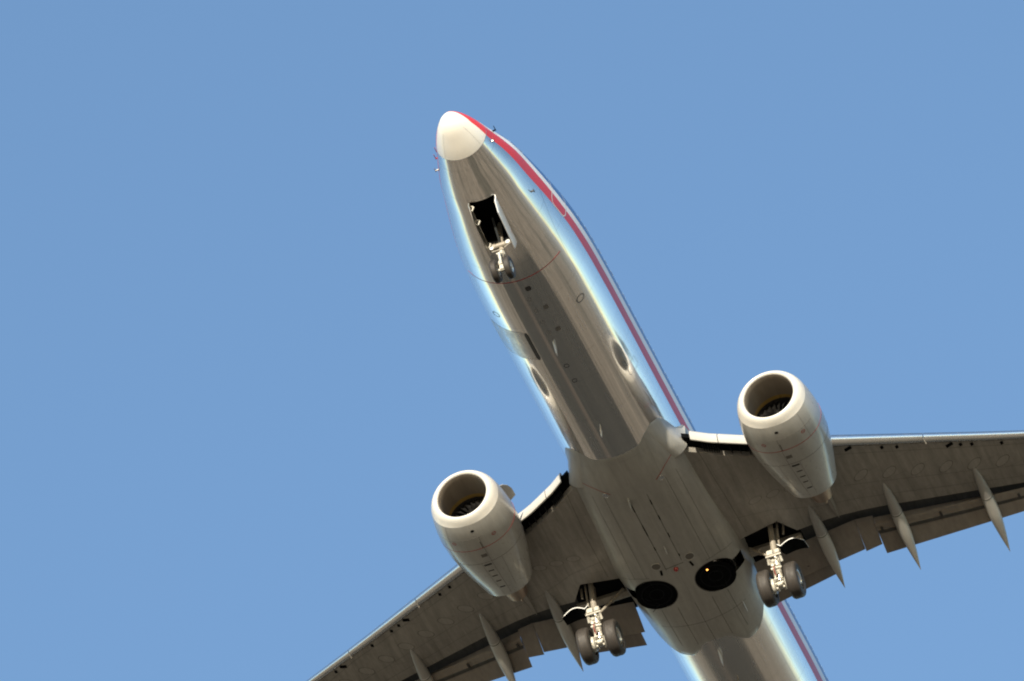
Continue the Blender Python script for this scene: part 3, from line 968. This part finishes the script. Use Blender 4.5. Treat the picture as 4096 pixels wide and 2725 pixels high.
def main_gear(s):
    Y = 2.87 * s
    b = MB()
    b.tube((19.15, Y, -.9), (19.33, Y, -2.32), .075, .105, 20, 2)
    b.tube((19.33, Y, -2.32), (19.42, Y, -2.62), .125, .12, 20)
    b.tube((19.42, Y, -2.6), (19.6, Y, -3.17), .075, .075, 18, 1)
    b.tube((19.6, Y - .5, -3.2), (19.6, Y + .5, -3.2), .065, n=16)
    b.box((19.6, Y, -3.18), (.2, .26, .24))
    # valve blocks and clamps on the front of the leg
    b.box((19.14, Y - .13, -2.30), (.14, .15, .17))
    b.box((19.13, Y + .10, -2.31), (.14, .2, .2))
    b.tube((19.12, Y - .24, -2.42), (19.12, Y + .24, -2.42), .03, n=10)
    b.tube((19.18, Y + .18, -2.45), (19.3, Y + .2, -2.58), .05, n=10)
    b.tube((19.18, Y - .18, -2.45), (19.3, Y - .2, -2.58), .045, n=10)
    rg = random.Random(3)
    for k in range(16):
        z = -2.45 - .03 * k
        xx = 19.26 + (-(z) - 2.45) * .33
        yy = Y + rg.uniform(-.13, .13)
        b.box((xx - rg.uniform(.0, .08), yy, z), (rg.uniform(.05, .1), rg.uniform(.05, .11), rg.uniform(.03, .07)), Matrix.Rotation(rg.uniform(-.6, .6), 3, 'Y') @ Matrix.Rotation(rg.uniform(-.6, .6), 3, 'X'))
    b.tube((19.3, Y - .12, -2.78), (19.3, Y + .16, -2.78), .045, n=12)
    mg = b.build('main_gear', [MAT['gear'], MAT['chrome'], MAT['geardull']], ROOT)
    for d in (-.43, .43): wheel(mg, (19.6, Y + d, -3.2), .565, .40)
    # torque links: an A frame in front
    b = MB()
    a = Vector((19.36, Y, -2.78)); m = Vector((19.24, Y, -2.9))
    for d in (-1, 1):
        b.tube((19.34, Y + d * .03, -2.80), (19.40, Y + d * .10, -3.12), .022, .028, 10)
    b.tube((19.40, Y - .13, -3.12), (19.40, Y + .13, -3.12), .03, n=10)
    b.build('torque_link', MAT['gear'], mg)
    for d in (-1, 1):
        b = MB()
        b.revolve([(-.06, .001), (-.06, .16), (-.03, .22), (.05, .24), (.07, .23), (.07, .001)], (19.6, Y + d * .2, -3.2), (0, d, 0), 28)
        for k in range(7):
            an = 2 * pi * k / 7
            p = Vector((19.6 + .16 * math.cos(an), Y + d * .13, -3.2 + .16 * math.sin(an)))
            b.tube(p, p + Vector((0, -d * .05, 0)), .04, n=10)
        b.build('brake', MAT['gear'], mg)
    # side strut inboard, in two halves, and retraction links outboard
    b = MB()
    p0 = Vector((19.42, Y - s * .08, -2.22)); p1 = Vector((19.66, Y - s * .85, -1.28)); pm = p0.lerp(p1, .55)
    b.tube(p0, pm, .045, .045, 12); b.tube(pm, p1, .055, .055, 12)
    b.tube(pm - Vector((.07, 0, 0)), pm + Vector((.07, 0, 0)), .05, n=10)
    b.build('side_strut', MAT['geardull'], mg)
    b = MB()
    b.tube((19.22, Y + s * .2, -.95), (19.30, Y + s * .17, -2.1), .03, .03, 10)
    b.tube((19.35, Y + s * .36, -1.05), (19.3, Y + s * .34, -1.5), .035, .03, 10)
    b.tube((19.5, Y + s * .03, -1.0), (19.48, Y, -2.1), .07, .05, 10)
    b.build('retraction_link', MAT['geardull'], mg)
    # hydraulic lines
    b = MB()
    b.path([(19.20, Y + .20, -2.2), (19.10, Y + .22, -2.35), (19.2, Y + .15, -2.6), (19.28, Y + .1, -2.8), (19.42, Y + .12, -3.05)], .012, 8)
    b.path([(19.20, Y - .20, -2.2), (19.12, Y - .2, -2.42), (19.22, Y - .13, -2.65), (19.3, Y - .1, -2.85), (19.42, Y - .12, -3.05)], .012, 8)
    b.path([(19.24, Y + .02, -2.75), (19.2, Y + .03, -2.9), (19.36, Y + .03, -3.05)], .014, 8)
    b.build('hydraulic_line', MAT['geardull'], mg)
    b = MB(); b.path([(19.24, Y + .05, -2.75), (19.2, Y + .06, -2.9), (19.34, Y + .05, -3.05)], .012, 8); b.build('brake_hose', MAT['red'], mg)
    # door carried on the leg: an S-curved plate outboard of it
    q = MB(); N, K = 16, 8
    def dp(u, v, o_):
        y = lerp(3.02, 3.86, u)
        z = -2.13 + .20 * math.sin(pi * max(0, (u - .12) / .88)) ** 1.0 - .03 * u
        if u < .12: z = -2.13 + .09 * (1 - u / .12)
        x = 19.12 + .06 * u + v * lerp(.45, .62, math.sin(pi * u))
        return Vector((x, y * s, z + .10 * v + o_))
    rings = []
    for i in range(N + 1):
        u = i / N
        rings.append([dp(u, k / K, 0) for k in range(K + 1)] + [dp(u, k / K, .035) for k in range(K, -1, -1)])
    q.loft(rings)
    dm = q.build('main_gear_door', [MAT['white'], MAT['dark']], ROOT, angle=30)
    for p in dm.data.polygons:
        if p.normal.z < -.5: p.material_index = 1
    return mg

def aircraft_side(s):
    wo = wing(s)
    wo['label'] = ('port' if s < 0 else 'starboard') + ' wing with extended flaps'
    for y0, y1 in ((5.35, 8.1), (8.13, 10.9), (10.93, 13.6), (13.63, 16.4)): slat(s, wo, y0, y1)
    krueger(s, wo, 2.05, 2.72); krueger(s, wo, 2.74, 4.42)
    zf = lambda y, d: zl(y) + d
    # inboard flap
    flap_panel('inboard_flap', s, wo, [(y, interp(y, [(2.1, 20.28), (5.16, 20.36)]), zl(y) + .14, interp(y, [(2.1, 21.2), (5.16, 21.24)]), zl(y) - .31) for y in (1.93, 2.4, 3, 4, 4.6, 5.162)])
    flap_panel('inboard_aft_flap', s, wo, [(y, 20.98, zl(y) - .19, interp(y, [(2.1, 21.85), (4.15, 21.66)]), zl(y) + interp(y, [(2, -.24), (4.15, -.33)])) for y in (2.1, 3, 4.15)], th=.14)
    flap_panel('middle_flap', s, wo, [(y, interp(y, [(5.2, 20.36), (5.7, 20.52)]), zl(y) + .14, 21.29, zl(y) - .36) for y in (5.174, 5.69)])
    yo = [5.70, 6.5, 7.5, 8.5, 9.5, 10.8, 11.5]
    flap_panel('outboard_flap', s, wo, [(y, lerp(20.58, 22.16, (y - 5.7) / 4.75), zl(y) + .12, 20.90 + .268 * (y - 5.7), zl(y) - .17) for y in yo])
    flap_panel('outboard_aft_flap', s, wo, [(y, 20.68 + .268 * (y - 5.7), zl(y) - .05, 21.66 + .19 * (y - 5.68), zl(y) - .42 + .01 * (y - 5.7)) for y in yo], th=.12)
    q = MB()
    q.loft([[Vector((20.895 + .268 * (y - 5.7) + a, y * s, zl(y) - c_)) for a, c_ in ((0, .172), (0, .195), (.10, .215), (.10, .19))] for y in (5.72, 8, 11.45)])
    q.build('flap_slot_shade', MAT['cove'], wo, False)  # solid dark strip, painted as the shaded gap between the flaps
    for y, xa in ((2.5, 21.12), (3.4, 21.1), (4.0, 21.08), (5.85, 20.9), (7.6, 21.32), (9.9, 21.98)):
        q = MB(); q.box((xa, y * s, zl(y) - .19), (.22, .07, .05)); q.build('flap_hinge', MAT['cove'], wo)
    for y, x0, x1, zt in ((4.2, 18.75, 21.92, -1.82), (6.45, 19.15, 22.5, -1.49), (9.04, 20.12, 23.38, -1.02), ):
        canoe(s, wo, y, x0, x1, zt)
    # beam and bay structure seen between the wing and the inboard flap
    q = MB()
    q.box((20.0, 2.75 * s, -1.12), (.26, 1.7, .16))
    q.build('landing_gear_beam', MAT['geardull'], wo)
    # fuel tank access panels, a row running out along the wing
    for k in range(9):
        y = 6.0 + k * .78
        oval(s, wo, lerp(interp(y, LE), interp(y, WTE), .52) - .05, y, .16, .26, R(28))
    for k in range(4):
        y = 2.9 + k * .55
        oval(s, wo, 17.75 + .05 * k, y, .13, .22, R(10))
    for y0, fr0, y1, fr1 in ((2.1, .8, 11.4, .86), (4.6, .2, 13, .2), (5.4, .62, 13, .62)):
        pts = [(lerp(interp(y, LE), interp(y, WTE), lerp(fr0, fr1, (y - y0) / (y1 - y0))), y * s) for y in [lerp(y0, y1, i / 8) for i in range(9)]]
        strip_on('panel_seam', pts, .012, on_wing(), MAT['panelseam'], wo)
    # slat track openings and brackets along the leading edge
    for y in (6.0, 6.9, 7.3, 8.7, 9.0, 9.3, 10.1, 11.3, 11.6, 12.4):
        x = interp(y, LE) + .34 * sc_(y)
        L = .22 if y in (6.0, 8.7, 11.3) else .09
        strip_on('slat_track_slot', [(x + .06, y * s), (x + .06 + .12, (y + .01) * s)], L, on_wing(.005), MAT['dark'], wo)
    # root seam strip between wing and fairing
    strip_on('root_strip', [(15.0, 2.08 * s), (17, 2.18 * s), (18.85, 2.22 * s)], .02, on_wing(), MAT['panelseam'], wo)
    # winglet
    q = MB(); rings = []
    for i in range(9):
        u = i / 8
        y = 17.16 + .55 * math.sin(u * pi / 2) * .9; z = zl(17.16) + 2.4 * u ** 1.6
        x0 = 23.55 + 1.7 * u; x1 = 24.95 + 1.05 * u
        rings.append([Vector((x0, y * s, z)), Vector((lerp(x0, x1, .3), (y - .05) * s, z + .05)), Vector((x1, y * s, z)), Vector((lerp(x0, x1, .3), (y + .05) * s, z - .05))])
    q.loft(rings); q.build('winglet', MAT['wing'], wo)
    main_gear(s)
    engine(s)
    # horizontal stabiliser
    q = MB(); rings = []
    for y in (0, .6, 1.5, 3, 5, 7.1):
        x0 = 34.2 + .62 * y; x1 = 37.6 + .22 * y; z = .95 + .12 * y; t = .16 * (1 - y / 9)
        rings.append([Vector((lerp(x0, x1, a), y * s, z + c_ * t)) for a, c_ in ((0, 0), (.05, .5), (.25, 1), (.6, .7), (1, 0), (.6, -.7), (.25, -1), (.05, -.5))])
    q.loft(rings); q.build('horizontal_stabiliser', MAT['wing'], ROOT)


# ------------------------------------------------------------------ engines
EX, EY, EZ = 13.43, 4.84, -1.74
OUT = [(.28, 1.06), (.45, 1.105), (.7, 1.15), (1.0, 1.185), (1.35, 1.20), (1.7, 1.19), (2.05, 1.155), (2.45, 1.09), (2.85, 1.01), (3.25, .915), (3.6, .825), (3.85, .765)]
SCARF = .10      # the inlet's upper lip stands forward of the lower one
def nac_r(x): return sinterp(x, OUT)
def nac_pt(s, x, a, off=0):
    """a: 0 at the bottom, positive outboard"""
    r = nac_r(x) + off
    c = math.cos(a)
    rz = r * (.925 if c > 0 else .955)
    # lower corners fuller than a circle: the flattened underside
    n_ = 2.0 if c < 0 else 2.12
    cc = math.copysign(abs(c) ** (2 / n_), c); ss = math.copysign(abs(math.sin(a)) ** (2 / n_), math.sin(a))
    return Vector((EX + x + SCARF * cc * max(0, 1 - x / 1.6), s * (EY + r * ss), EZ - rz * cc))
def engine(s):
    n = 64
    A_ = [2 * pi * k / n for k in range(n)]
    q = MB()
    rings = [[nac_pt(s, x, a) for a in A_] for x in [.28 + (3.85 - .28) * i / 28 for i in range(29)]]
    rings.append([Vector((EX + 3.84, s * (EY + .735 * math.sin(a)), EZ - .735 * .93 * math.cos(a))) for a in A_])
    rings.append([Vector((EX + 3.2, s * (EY + .74 * math.sin(a)), EZ - .74 * .93 * math.cos(a))) for a in A_])
    q.loft(rings, True, False, False)
    en = q.build('engine', MAT['nacelle'], ROOT, angle=35, label=('port' if s < 0 else 'starboard') + ' engine nacelle in grey paint')
    # inlet lip
    q = MB()
    lip = [(.28, 1.0), (.2, 1.03), (.12, .985), (.06, .935), (.02, .885), (.0, .835), (.008, .80), (.03, .772), (.06, .76)]
    rings = []
    for x, r in lip:
        if x == .28 and r == 1.0: rings.append([nac_pt(s, .28, a) - Vector((.003, 0, 0)) for a in A_]); continue
        f = min(1, max(0, (r - .76) / .3))
        rg = []
        for a in A_:
            c = math.cos(a)
            kz = lerp(1.0, .925 if c > 0 else .955, f)
            rg.append(Vector((EX + x + SCARF * c, s * (EY + r * math.sin(a)), EZ - r * kz * c)))
        rings.append(rg)
    q.loft(rings, True, False, False)
    q.build('inlet_lip', MAT['lip'], en, angle=60)
    q = MB()
    cir = lambda x, r, kz=1.0: [Vector((EX + x + SCARF * math.cos(a) * max(0, 1 - x / .9), s * (EY + r * math.sin(a)), EZ - r * kz * math.cos(a))) for a in A_]
    q.loft([cir(.06, .76), cir(.12, .745), cir(.22, .735), cir(.35, .73), cir(.55, .735), cir(.84, .742)], True, False, False, 0)
    q.loft([cir(.84, .742), cir(.98, .75)], True, False, False, 1)
    q.loft([cir(.98, .75), cir(1.02, .76), cir(1.25, .77)], True, False, False, 2)
    q.build('inlet_duct', [MAT['duct'], MAT['gold'], MAT['cove']], en, angle=50)
    # fan
    q = MB()
    for k in range(24):
        a = 2 * pi * k / 24
        rows = []
        for i in range(6):
            u = i / 5; r = lerp(.2, .745, u)
            tw = lerp(.3, 1.05, u)
            ch = lerp(.13, .17, u)
            row = []
            for j in (-1, 0, 1):
                aa = a + j * ch * .5 * math.sin(tw) / r
                row.append(Vector((EX + 1.08 + j * ch * .5 * math.cos(tw) + (.015 if j == 0 else 0), s * (EY + r * math.sin(aa)), EZ - r * .97 * math.cos(aa))))
            rows.append(row)
        q.loft(rows, False)
    q.build('fan', MAT['fan'], en, angle=60)
    q = MB()
    q.loft([cir(.70, .01), cir(.78, .08), cir(.92, .16), cir(1.08, .21), cir(1.2, .22)], True, True, False)
    q.build('spinner', MAT['fan'], en, angle=60)
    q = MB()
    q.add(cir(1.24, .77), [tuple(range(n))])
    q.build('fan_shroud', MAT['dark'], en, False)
    # core nozzle and plug
    cz = EZ + .18
    cc = lambda x, r: [Vector((EX + x, s * (EY + .02 + r * math.sin(a)), cz - r * math.cos(a))) for a in A_]
    q = MB()
    q.loft([cc(3.1, .62), cc(3.7, .56), cc(4.2, .45), cc(4.55, .36), cc(4.78, .31), cc(4.77, .29), cc(4.3, .29)], True, False, False)
    q.build('core_nozzle', MAT['hot'], en, angle=40)
    q = MB()
    q.loft([cc(4.0, .24), cc(4.6, .19), cc(4.95, .1), cc(5.15, .02)], True, False, True)
    q.build('exhaust_plug', MAT['hot'], en, angle=50)
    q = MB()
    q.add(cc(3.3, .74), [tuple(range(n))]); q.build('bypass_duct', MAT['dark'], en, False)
    # pylon: from the nacelle's crown back to under the wing
    q = MB(); rings = []
    for x, wv, zb, zt in ((14.3, .02, -.75, -.70), (14.9, .12, -.9, -.5), (15.8, .2, -1.0, -.35), (16.8, .22, -1.1, -.4), (17.6, .2, -1.45, -.6), (18.3, .16, -1.35, -.7), (19.0, .1, -1.18, -.7), (19.6, .05, -1.05, -.8), (19.85, .01, -1.0, -.9)):
        y = EY
        rings.append([Vector((x, s * y - wv, zt)), Vector((x, s * y - wv, lerp(zb, zt, .3))), Vector((x, s * y - wv * .6, zb)), Vector((x, s * y + wv * .6, zb)), Vector((x, s * y + wv, lerp(zb, zt, .3))), Vector((x, s * y + wv, zt))])
    q.loft(rings); q.build('pylon', MAT['wing'], en, angle=40)
    # vortex strake, inboard shoulder
    q = MB()
    a = -R(126)
    def sp(x, h, side_):
        base = nac_pt(s, x, a, -.02)
        n_ = Vector((0, -s * math.sin(-a), -math.cos(a))).normalized()
        t_ = Vector((0, n_.z, -n_.y))
        return base + n_ * h + t_ * side_
    prof = [(.78, 0), (.86, .14), (1.0, .25), (1.2, .31), (1.5, .31), (1.55, 0)]
    q.loft([[sp(x, h, -.012) for x, h in prof], [sp(x, h, .012) for x, h in prof]])
    q.build('strake', MAT['nacelle'], en, False)
    # red hazard ring, cowl seams, latches
    def nband(name, x0, x1, a0, a1, mat, off=.003):
        k = MB(); m = max(6, int(abs(a1 - a0) / .08)); t = [lerp(a0, a1, i / m) for i in range(m + 1)]
        k.loft([[nac_pt(s, x0, z, -.002) for z in t], [nac_pt(s, x0, z, off) for z in t], [nac_pt(s, x1, z, off) for z in t], [nac_pt(s, x1, z, -.002) for z in t]], False)
        return k.build(name, MAT[mat], en, angle=40)
    nband('hazard_ring', 1.27, 1.29, -R(115), R(115), 'red')
    nband('cowl_seam', 1.93, 1.943, -R(110), R(110), 'panelseam')
    nband('cowl_seam', .80, .808, -R(12), R(55), 'panelseam')
    def lng(name, x0, x1, a_, wd, mat):
        k = MB(); m = 14; xs_ = [lerp(x0, x1, i / m) for i in range(m + 1)]
        k.loft([[nac_pt(s, x, a_ - wd / nac_r(x), .003) for x in xs_], [nac_pt(s, x, a_ + wd / nac_r(x), .003) for x in xs_]], False)
        return k.build(name, MAT[mat], en, False)
    lng('cowl_seam', .8, 3.75, -R(6), .005, 'panelseam')
    lng('cowl_seam', 1.95, 3.75, R(8), .004, 'panelseam')
    lng('cowl_seam', 1.95, 3.5, -R(22), .004, 'panelseam')
    lng('cowl_seam', .3, 1.25, R(40), .004, 'panelseam')
    for x, aa, L, wd in ((2.02, .02, .08, .09), (2.35, .03, .05, .07), (2.65, .03, .05, .07), (2.95, .02, .05, .07), (3.3, .03, .06, .08), (1.55, -.02, .13, .065), (1.0, -.08, .3, .012)):
        nband('cowl_latch', x, x + L, aa - wd, aa + wd, 'panelseam' if L > .1 else 'cove')
    # drain hole under the lip
    k = MB(); m = 20
    k.add([nac_pt(s, .52 + .045 * math.cos(2 * pi * i / m), R(-2) + .045 * math.sin(2 * pi * i / m), .004) for i in range(m)], [tuple(range(m))])
    k.build('drain_hole', MAT['dark'], en, False)
    # two small round red marks
    for x, aa in ((.93, R(33)), (.95, -R(28))):
        k = MB(); m = 20
        k.add([nac_pt(s, x + r * math.cos(2 * pi * i / m), aa + r * math.sin(2 * pi * i / m), .004) for r in (.062, .045) for i in range(m)], [(i, (i + 1) % m, m + (i + 1) % m, m + i) for i in range(m)])
        k.add([nac_pt(s, x + dx, aa + da, .004) for dx, da in ((-.03, -.028), (-.022, -.036), (.03, .028), (.022, .036))], [(0, 1, 2, 3)])
        k.build('warning_mark', MAT['red'], en, False)
    return en

for s in (-1, 1): aircraft_side(s)

# ------------------------------------------------------------------ tail fin
q = MB(); rings = []
for z, x0, x1, t in ((1.6, 29.6, 36.5, .2), (2.4, 31.4, 36.9, .2), (5, 34.2, 38.1, .14), (8.6, 37.4, 39.4, .08)):
    rings.append([Vector((lerp(x0, x1, a), c_ * t, z)) for a, c_ in ((0, 0), (.05, .5), (.3, 1), (.7, .6), (1, 0), (.7, -.6), (.3, -1), (.05, -.5))])
q.loft(rings); q.build('tail_fin', MAT['fin'], ROOT)

# ------------------------------------------------------------------ cabin windows, doors, probes
def patch(name, x0, x1, z0, z1, s, mat, off=.004, r=.4, parent=None, n=20):
    """a rounded patch lying on the side of the fuselage"""
    q = MB(); pts = []
    cx, cz_ = (x0 + x1) / 2, (z0 + z1) / 2; hx, hz = (x1 - x0) / 2, (z1 - z0) / 2
    for i in range(n):
        a = 2 * pi * i / n
        px = cx + hx * math.copysign(abs(math.cos(a)) ** r, math.cos(a)); pz = cz_ + hz * math.copysign(abs(math.sin(a)) ** r, math.sin(a))
        pts.append((px, pz))
    ring_ = lambda k, o_: [fpt(cx + (x - cx) * k, tz(x, cz_ + (z - cz_) * k, s), o_) for x, z in pts]
    q.loft([ring_(1.14, -.001), ring_(1.12, off), ring_(1.0, off)], True, False, False, 0)
    q.loft([ring_(1.0, off), ring_(.98, off * .3)], True, False, True, 1)
    return q.build(name, [MAT['frame'], mat], parent or ROOT, angle=50)
for s in (-1, 1):
    x = 6.3
    while x < 30:
        if not (15.9 < x < 16.2): patch('cabin_window', x, x + .25, .50, .86, s, MAT['glass'], .006)
        x += .508 if x > 12 else .508
def door_outline(name, x0, x1, z0, z1, s, wd=.02, mat='frame', rc=.18, off=.005):
    q = MB(); pts = []
    for cx, cz_, a0 in ((x1 - rc, z1 - rc, 0), (x0 + rc, z1 - rc, 90), (x0 + rc, z0 + rc, 180), (x1 - rc, z0 + rc, 270)):
        for i in range(7):
            a = R(a0 + 15 * i); pts.append((cx + rc * math.cos(a), cz_ + rc * math.sin(a), math.cos(a), math.sin(a)))
    # refine the long edges so that the band follows the skin
    fine = []
    m = len(pts)
    for i in range(m):
        a, c_ = pts[i], pts[(i + 1) % m]
        k = max(1, int(math.hypot(a[0] - c_[0], a[1] - c_[1]) / .12))
        for j in range(k): fine.append(tuple(lerp(a[t], c_[t], j / k) for t in range(4)))
    P1 = [fpt(p[0], tz(p[0], p[1], s), off) for p in fine]
    P2 = [fpt(p[0] + p[2] * wd, tz(p[0], p[1] + p[3] * wd, s), off) for p in fine]
    k = len(fine)
    q.add(P1 + P2, [(i, (i + 1) % k, k + (i + 1) % k, k + i) for i in range(k)])
    return q.build(name, MAT[mat], ROOT, False)
door_outline('entry_door', 4.50, 5.27, -.62, 1.18, -1, .03, 'white')
door_outline('galley_door', 4.50, 5.2, -.55, 1.1, 1, .015)
# cockpit windows
for s in (-1, 1):
    for x0, x1, z0, z1 in ((2.1, 2.75, .45, .85), (2.85, 3.3, .45, .85)):
        patch('cockpit_window', x0, x1, z0, z1, s, MAT['glass'], .006, .5)
# forward cargo door: a duller panel in the polished skin, starboard, with a dark lower sill
def skin_patch(name, x0, x1, a0, a1, s, mat, off, nx_=14, na=14, rc=.12):
    q = MB(); rings = []
    for i in range(nx_ + 1):
        u = i / nx_
        e = 0
        d = min(u, 1 - u) * (x1 - x0)
        if d < rc: e = rc - math.sqrt(max(0, rc * rc - (rc - d) ** 2))
        ea = e / 1.9
        rings.append([fpt(lerp(x0, x1, u), s * R(lerp(a0 + math.degrees(ea), a1 - math.degrees(ea), j / na)), off) for j in range(na + 1)])
    q.loft(rings, False)
    return q.build(name, mat, ROOT, angle=60)
cdo = skin_patch('cargo_door', 7.82, 9.05, 20.5, 66, 1, MAT['cloudy'], .003)
cdo['label'] = 'dull grey cargo door in the polished starboard belly'
k = skin_patch('door_sill', 7.86, 9.02, 19.5, 23.2, 1, MAT['seam'], .010, rc=.03)
door_outline('service_panel', 10.9, 11.25, -1.45, -1.05, -1, .008, 'dull', .02)
# small belly fittings
def belly_disc(name, x, y, r, mat, sq=1.0, ringonly=False, off=.006):
    q = MB(); n = 24
    def rg(k): 
        out = []
        for i in range(n):
            a = 2 * pi * i / n
            px = x + r * k * math.copysign(abs(math.cos(a)) ** sq, math.cos(a)); py = y + r * k * math.copysign(abs(math.sin(a)) ** sq, math.sin(a))
            out.append(fpt(px, ty(px, py), off))
        return out
    if ringonly: q.loft([rg(1), rg(.82)], True, False, False)
    else: q.loft([rg(1), rg(.5), rg(.02)], True, False, True)
    q.build(name, MAT[mat], ROOT, False)
belly_disc('intake_vent', 6.08, -.08, .085, 'cove', .6)
belly_disc('access_hatch', 7.0, -.28, .075, 'hatch', .35)
belly_disc('access_hatch', 7.97, -.29, .075, 'hatch', .35)
for x, y in ((6.5, .05), (7.0, .02), (7.52, .02), (7.98, 0)): belly_disc('drain_port', x, y, .07, 'dull', 1, True)
for x in (9.45, 10.11): belly_disc('drain_port', x, .015, .075, 'seam', .8, True)
belly_disc('drain_port', 7.52, -1.19, .12, 'seam', 1, True, .004)
belly_disc('drain_port', 7.2, 1.3, .10, 'seam', 1, True, .004)
# probes at the nose
def probe(x, z, s, mat='white', L=.16, h=.09):
    q = MB()
    t = tz(x, z, s); p = fpt(x, t); n_ = (fpt(x, t, .1) - p).normalized()
    q.path([p - n_ * .01, p + n_ * h], [.03, .018], 8)
    q.path([p + n_ * h + Vector((.04, 0, 0)), p + n_ * h + Vector((-L, 0, 0))], [.014, .010], 8)
    q.build('air_data_probe', MAT[mat], ROOT)
probe(1.70, -.03, -1, 'dark'); probe(1.52, -.66, -1, 'dull', .10, .05)
probe(1.75, -.05, 1, 'red'); probe(1.95, -.1, 1, 'red'); probe(2.1, -.45, 1, 'dull', .1)
probe(3.58, -.95, -1, 'seam', .1, .07)

# small amber spot with emission, inside the port wheel well
lm, lnt, lb = nodes_of('amber_emission')
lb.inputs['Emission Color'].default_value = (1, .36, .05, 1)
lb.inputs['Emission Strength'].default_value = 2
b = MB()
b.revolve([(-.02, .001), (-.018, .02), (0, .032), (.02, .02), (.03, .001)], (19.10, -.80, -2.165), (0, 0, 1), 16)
b.build('well_amber_spot', lm, ROOT)

# lightning diverter strips on the radome
for a_ in (-50, 42):
    b = MB()
    pts = [(.45 + i * .06) for i in range(13)]
    b.loft([[fpt(x, R(a_) - .0022 / max(.2, fsec(x)[2]), .003) for x in pts], [fpt(x, R(a_) + .0022 / max(.2, fsec(x)[2]), .003) for x in pts]], False)
    b.build('lightning_strip', MAT['panelseam'], ROOT, False)
